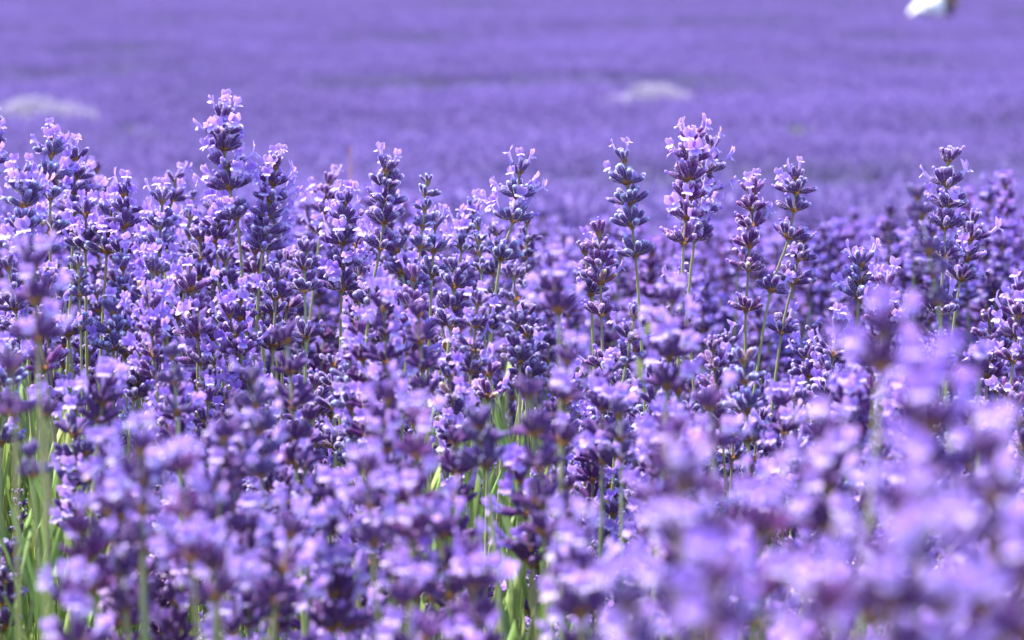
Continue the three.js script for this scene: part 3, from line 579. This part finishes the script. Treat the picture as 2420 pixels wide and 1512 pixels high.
for (let tries = 0; tries < 6000 && spikes < 300; tries++) {
  const L = Math.sqrt(rr(0.66 ** 2, 2.0 ** 2)), x = rr(-50, 2470);
  if (L > bedEdge(x) - 0.03 || (L < 1.04 && x < 1450) || (L < 0.97 && rnd() < 0.75)) continue;
  const right = clamp((x - 1200) / 150, 0, 1), reach = FPX / L;
  let y = curve(TOPLINE, L) + Math.pow(rnd(), 1.25) * 0.135 * reach + 20;
  if (x > 1250 && L > 1.2) y = Math.max(y, rr(700, 900)) + rr(0, 120);
  if (x < 170 && y > 740 && rnd() < (y > 950 ? 1 : 0.85)) continue;                 // the gap with bare stems at the edge
  if (L > 1.15 && y > 880 && x > 960 && x < 1300 && rnd() < 0.75) continue;
  if (L <= 1.15 && y > 900 && y < 1330 && x > 1000 && x < 1290 && rnd() < 0.5) continue;     // and the one in the middle
  if (y > 1500) continue;
  const need = L < 1.3 ? 58 : 34;
  if (dense.some(([a, b, c]) => Math.hypot((a - x) * (c + L) / 3.2, (b - y) * 0.55) < need * (rnd() * 0.5 + 0.6) && Math.abs(c - L) < 0.5)) continue;
  dense.push([x, y, L]);
  const sharp = L > 1.36 && L < 1.9, b = pick(L < 1.36 ? [0, 0, 1, 1, 2, 2] : y > 640 ? [0, 0, 0, 1, 1, 2] : [0, 0, 1, 1, 2, 2]) , [, bloom, label, group] = GROUPS[(sharp ? 0 : 3) + b];
  const size = rr(0.92, 1.1) * (sharp ? 1.04 : 1.08), len = rr(36, 70) * mm * size, lean = gauss() * 0.16;
  const where = whereabouts(x, y + len / L * FPX * 0.5, b, sharp), tip = at(x, y, L), base = tip.clone().add(V(lean * len, -len, gauss() * 0.15 * len));
  spike({ tip, base, fr: spacing(len, size), size, bloom: clamp(bloom + gauss() * 0.08, 0, 1), sharp, label: where ?? label, group, bow: gauss() * 0.03, tone: b === 0 && !sharp && rnd() < 0.4 ? 1 : undefined });
  made++;
}
console.log('spikes', spikes, 'crowd', made);

// ------------------------------------------------------------------ pale bushes, weeds and a dry stem in the field
function whiteBush(mounds, label) {
  const g = new THREE.Group(); top(g, 'white_lavender_bush'); tag(g, label, 'bush', 'white bushes in the purple field');
  const p0 = at(mounds[0][0], mounds[0][1], mounds[0][2]); p0.y = groundY(p0.x, p0.z); g.position.copy(p0);
  const fl = [], lf = [];
  for (const [x, y, L, r, n] of mounds) {
    const t = tuft(n, r, 'white'), p = at(x, y, L).sub(p0);
    t.forEach((q, i) => { q.translate(p.x, p.y - 0.06 * r / 0.2, p.z); (i ? lf : fl).push(q); });
  }
  mesh('flower_heads', mergeGeometries(fl), FAR, g); mesh('foliage', mergeGeometries(lf), LEAF, g);
  const trunk = []; for (let i = 0; i < 5; i++) trunk.push(tube([V(gauss() * 0.03, -0.02, gauss() * 0.03), V(gauss() * 0.08, 0.18, gauss() * 0.05), V(gauss() * 0.16, 0.36, gauss() * 0.08)], [0.006, 0.005, 0.003], 5, [[0.2, 0.15, 0.1], [0.22, 0.18, 0.1], [0.22, 0.25, 0.1]]));
  mesh('branches', mergeGeometries(trunk), STEM, g);
}
whiteBush([[75, 240, 12.6, 0.2, 700], [160, 254, 12.6, 0.13, 300], [-5, 262, 12.6, 0.17, 420]], 'whitish bush in the purple field behind the tall spike with the pale tuft');
whiteBush([[1545, 205, 14.2, 0.15, 520], [1466, 232, 14.0, 0.1, 220], [1592, 218, 14.2, 0.09, 160]], 'smaller whitish bush alone in the field above the slim upright spike');

function weed(x, y, L, r, label) {
  const g = new THREE.Group(); top(g, 'green_weed'); tag(g, label, 'weed', 'green weeds in the purple field');
  const p = at(x, y, L), gy = groundY(p.x, p.z); g.position.set(p.x, gy, p.z);
  const bl = [], st = [];
  for (let i = 0; i < 110; i++) {
    const a = rnd() * 6.283, q = Math.sqrt(rnd()) * r, P = [], C = [], I = [], c = [rr(0.14, 0.22), rr(0.2, 0.29), rr(0.06, 0.11)];
    lobe(P, C, I, V(0, 0, 0), V(gauss() * 0.5, 1, gauss() * 0.5).normalize(), V(Math.cos(a), 0, Math.sin(a)), V(-Math.sin(a), 0, Math.cos(a)), rr(0.05, 0.11), rr(0.008, 0.016), 0.05, rr(-0.3, 0.3), 2, 3, c, [c[0] * 1.2, c[1] * 1.1, c[2]]);
    const f = geo(P, I, C); f.translate(Math.cos(a) * q, p.y - gy - 0.11 + gauss() * 0.018, Math.sin(a) * q * 1.5); bl.push(f);
  }
  for (let i = 0; i < 7; i++) { const ex = gauss() * r, ez = gauss() * r; st.push(tube([V(ex * 0.2, -0.02, ez * 0.2), V(ex * 0.6, (p.y - gy) * 0.5, ez * 0.6), V(ex, p.y - gy, ez)], [0.003, 0.0026, 0.0015], 5, [[0.2, 0.28, 0.08], [0.2, 0.3, 0.08], [0.24, 0.34, 0.1]])); }
  mesh('leaves', mergeGeometries(bl), LEAF, g); mesh('stems', mergeGeometries(st), STEM, g);
}
weed(1885, 298, 11.6, 0.075, 'clearest green weed, low in the purple field beyond the pair of touching spikes');
weed(312, 298, 11.6, 0.07, 'green weed in the field beside the whitish bush at the frame edge');
weed(705, 318, 11.4, 0.09, 'faint green weed in the field above the leaning flowery spike');
weed(2112, 372, 9.4, 0.065, 'green weed in the field before the spike with the white trumpet flower');
weed(1140, 206, 17, 0.08, 'faint green weed high in the field between the two whitish bushes');
weed(385, 262, 13.4, 0.07, 'faint green weed between the whitish bush and the tallest spike');

{
  const g = new THREE.Group(); top(g, 'dry_grass_stem'); tag(g, 'blurred reddish brown dry grass stem rising behind the spike thick with pink flowers', 'grass stem');
  const a = at(826, 358, 3.0), b = at(829, 475, 3.0), root = b.clone(); root.y = groundY(b.x, b.z); g.position.copy(root);
  const c0 = [0.52, 0.27, 0.2], ra = a.clone().sub(root), rb = b.clone().sub(root);
  mesh('stem', tube([V(0, 0, 0), rb.clone().multiplyScalar(0.5).add(V(0.006, 0, 0)), rb, ra.clone().lerp(rb, 0.4)], [1.4 * mm, 1.3 * mm, 1.1 * mm, 0.9 * mm], 6, [c0, c0, c0, c0]), STEM, g);
  const seeds = [];
  for (let i = 0; i < 26; i++) { const t = i / 26, s = ribbed([[0, 0.3 * mm], [1.6 * mm, 0.9 * mm], [4.5 * mm, 0.7 * mm], [6 * mm, 0.1 * mm]], 5, 0, [c0, [0.5, 0.26, 0.16], [0.5, 0.26, 0.16], c0], 1); s.rotateZ(gauss() * 0.35); s.rotateY(rnd() * 6); const p = ra.clone().lerp(rb, t * 0.8); s.translate(p.x, p.y, p.z); seeds.push(s); }
  mesh('seed_head', mergeGeometries(seeds), STEM, g);
}

// ------------------------------------------------------------------ the person bending among the plants far behind
{
  const sdCap = (p, a, b, ra, rb) => { const ab = b.clone().sub(a), t = clamp(p.clone().sub(a).dot(ab) / ab.lengthSq(), 0, 1); return p.distanceTo(a.clone().addScaledVector(ab, t)) - lerp(ra, rb, t); };
  function skinned(bones, res, c, half, k) {                                   // smooth union of tapered bones, meshed
    const mc = new MarchingCubes(res, new THREE.MeshBasicMaterial(), false, false, 60000), p = V(0, 0, 0);
    mc.isolation = 0;
    for (let z = 0; z < res; z++) for (let y = 0; y < res; y++) for (let x = 0; x < res; x++) {
      p.set((x - res / 2) / (res / 2) * half + c.x, (y - res / 2) / (res / 2) * half + c.y, (z - res / 2) / (res / 2) * half + c.z);
      let d = 1e3;
      for (const [a, b, ra, rb] of bones) { const e = sdCap(p, a, b, ra, rb), h = clamp(0.5 + 0.5 * (d - e) / k, 0, 1); d = lerp(d, e, h) - k * h * (1 - h); }
      mc.field[x + y * res + z * res * res] = -d;
    }
    mc.update();
    const n = mc.count, pos = new Float32Array(n * 3), nor = new Float32Array(n * 3), g = new THREE.BufferGeometry();
    for (let i = 0; i < n; i++) for (let q = 0; q < 3; q++) { pos[i * 3 + q] = mc.positionArray[i * 3 + q] * half + [c.x, c.y, c.z][q]; nor[i * 3 + q] = mc.normalArray[i * 3 + q]; }
    g.setAttribute('position', new THREE.BufferAttribute(pos, 3)); g.setAttribute('normal', new THREE.BufferAttribute(nor, 3));
    g.setIndex(Array.from({ length: n }, (_, i) => i));
    return g;
  }
  const paint = (g, f) => { const a = g.attributes.position, c = new Float32Array(a.count * 3); for (let i = 0; i < a.count; i++) c.set(f(a.getX(i), a.getY(i), a.getZ(i)), i * 3); g.setAttribute('color', new THREE.BufferAttribute(c, 3)); return g; };
  const L = 32, p = at(2186, 45, L), gy = groundY(p.x, p.z), g = new THREE.Group(); top(g, 'person'); g.position.set(p.x, gy, p.z);
  tag(g, 'person in a white shirt with dark brown hair, bending among the far plants', 'person');
  const top0 = p.y - gy;                                                       // the plants' tops above the ground here
  const K = (x, y, z) => V(x, y + top0 - 0.5, z);
  const hip = K(-0.08, 0.51, 0), chest = K(0.06, 0.665, 0), neck = K(0.16, 0.73, 0), head = K(0.27, 0.745, 0.02);
  const G = (x, z) => V(x, 0.05, z);
  const skin = [], arm = (s) => [K(0.10, 0.68, s * 0.17), K(0.16, 0.48, s * 0.2), K(0.30, 0.40, s * 0.13)];
  skin.push([hip, chest, 0.125, 0.135], [chest, neck, 0.12, 0.055], [neck, head, 0.05, 0.055], [K(0.09, 0.685, -0.15), K(0.09, 0.685, 0.15), 0.06, 0.06]);
  for (const s of [-1, 1]) {
    const [sh, el, wr] = arm(s), knee = V(hip.x + 0.18, Math.max(0.42, hip.y * 0.72), s * 0.13), foot = G(hip.x - 0.06, s * 0.11);
    skin.push([sh, el, 0.05, 0.038], [el, wr, 0.038, 0.026], [V(hip.x, hip.y, s * 0.08), knee, 0.085, 0.058], [knee, foot, 0.055, 0.038], [foot, foot.clone().add(V(0.17, -0.01, 0)), 0.04, 0.032]);
  }
  const headBones = [[head.clone().add(V(-0.015, 0.03, 0)), head.clone().add(V(0.02, -0.005, 0)), 0.085, 0.075], [head.clone().add(V(0.03, -0.05, 0)), head.clone().add(V(0.055, -0.075, 0)), 0.055, 0.035], [head.clone().add(V(0.085, -0.01, 0)), head.clone().add(V(0.108, -0.035, 0)), 0.011, 0.014], [head.clone().add(V(0.0, -0.005, 0.08)), head.clone().add(V(0.0, -0.035, 0.08)), 0.014, 0.01], [head.clone().add(V(0.0, -0.005, -0.08)), head.clone().add(V(0.0, -0.035, -0.08)), 0.014, 0.01]];
  const parts = [skinned(skin, 88, V(0, 0.62, 0), 0.75, 0.03), skinned(headBones, 60, head, 0.17, 0.012)];
  for (const s of [-1, 1]) {
    const [, el, wr] = arm(s), f = wr.clone().sub(el).normalize(), palm = wr.clone().addScaledVector(f, 0.085), side = V(0, 0, s), hand = [[wr, palm, 0.026, 0.03]];
    [0.062, 0.076, 0.08, 0.072].forEach((len, i) => { const r = palm.clone().addScaledVector(side, (i - 1.5) * 0.019), m = r.clone().addScaledVector(f, len * 0.5).add(V(0, -0.006, 0)), e = m.clone().addScaledVector(f, len * 0.35).add(V(-0.004, -len * 0.35, 0)); hand.push([r, m, 0.009, 0.0085], [m, e, 0.0085, 0.0075]); });
    const t0 = wr.clone().addScaledVector(f, 0.03).addScaledVector(side, -0.03); hand.push([t0, t0.clone().addScaledVector(f, 0.045).addScaledVector(side, -0.022), 0.0105, 0.009]);
    parts.push(skinned(hand, 72, palm, 0.15, 0.004));
  }
  const brown = [0.36, 0.20, 0.13];
  parts.forEach((q) => paint(q, () => brown));
  const cloth = (name, c) => phys(name, { roughness: 0.9, color: c, vertexColors: false });
  mesh('body', mergeGeometries(parts), phys('skin', { roughness: 0.6, specularIntensity: 0.4 }), g);
  const eyes = []; for (const s of [-1, 1]) { const e = new THREE.SphereGeometry(0.0115, 10, 8); e.translate(head.x + 0.072, head.y + 0.004, head.z + s * 0.032); eyes.push(e); }
  mesh('eyes', mergeGeometries(eyes), phys('eyes', { vertexColors: false, color: lin(0.05, 0.035, 0.03), roughness: 0.2 }), g);
  mesh('mouth', skinned([[head.clone().add(V(0.088, -0.062, -0.02)), head.clone().add(V(0.088, -0.062, 0.02)), 0.006, 0.006]], 30, head.clone().add(V(0.088, -0.062, 0)), 0.05, 0.004), phys('lips', { vertexColors: false, color: lin(0.32, 0.12, 0.1) }), g);
  const shirt = [[hip.clone().add(V(0.01, 0.02, 0)), chest, 0.125, 0.135], [chest, neck.clone().lerp(chest, 0.35), 0.135, 0.09], [K(0.09, 0.685, -0.15), K(0.09, 0.685, 0.15), 0.08, 0.08]];
  for (const s of [-1, 1]) { const [sh, el] = arm(s); shirt.push([sh, sh.clone().lerp(el, 0.4), 0.068, 0.056]); }
  mesh('shirt', skinned(shirt, 72, K(0, 0.66, 0), 0.42, 0.04), cloth('white_cotton', lin(0.72, 0.72, 0.72)), g);
  const legs = []; for (const s of [-1, 1]) { const knee = V(hip.x + 0.18, Math.max(0.42, hip.y * 0.72), s * 0.13), foot = G(hip.x - 0.06, s * 0.11).add(V(0, 0.05, 0)); legs.push([V(hip.x, hip.y, s * 0.07), knee, 0.105, 0.075], [knee, foot, 0.075, 0.06]); }
  mesh('trousers', skinned(legs, 72, V(hip.x, 0.4, 0), 0.55, 0.03), cloth('dark_denim', lin(0.04, 0.05, 0.11)), g);
  mesh('hair', skinned([[head.clone().add(V(-0.03, 0.05, 0)), head.clone().add(V(0.01, 0.04, 0)), 0.092, 0.085], [head.clone().add(V(-0.06, 0.02, 0)), K(0.24, 0.66, 0.10), 0.08, 0.06], [K(0.24, 0.66, 0.10), K(0.26, 0.55, 0.13), 0.06, 0.03]], 60, K(0.2, 0.78, 0.03), 0.27, 0.02), cloth('dark_hair', lin(0.045, 0.028, 0.022)), g);
}
renderer.render(scene, camera);
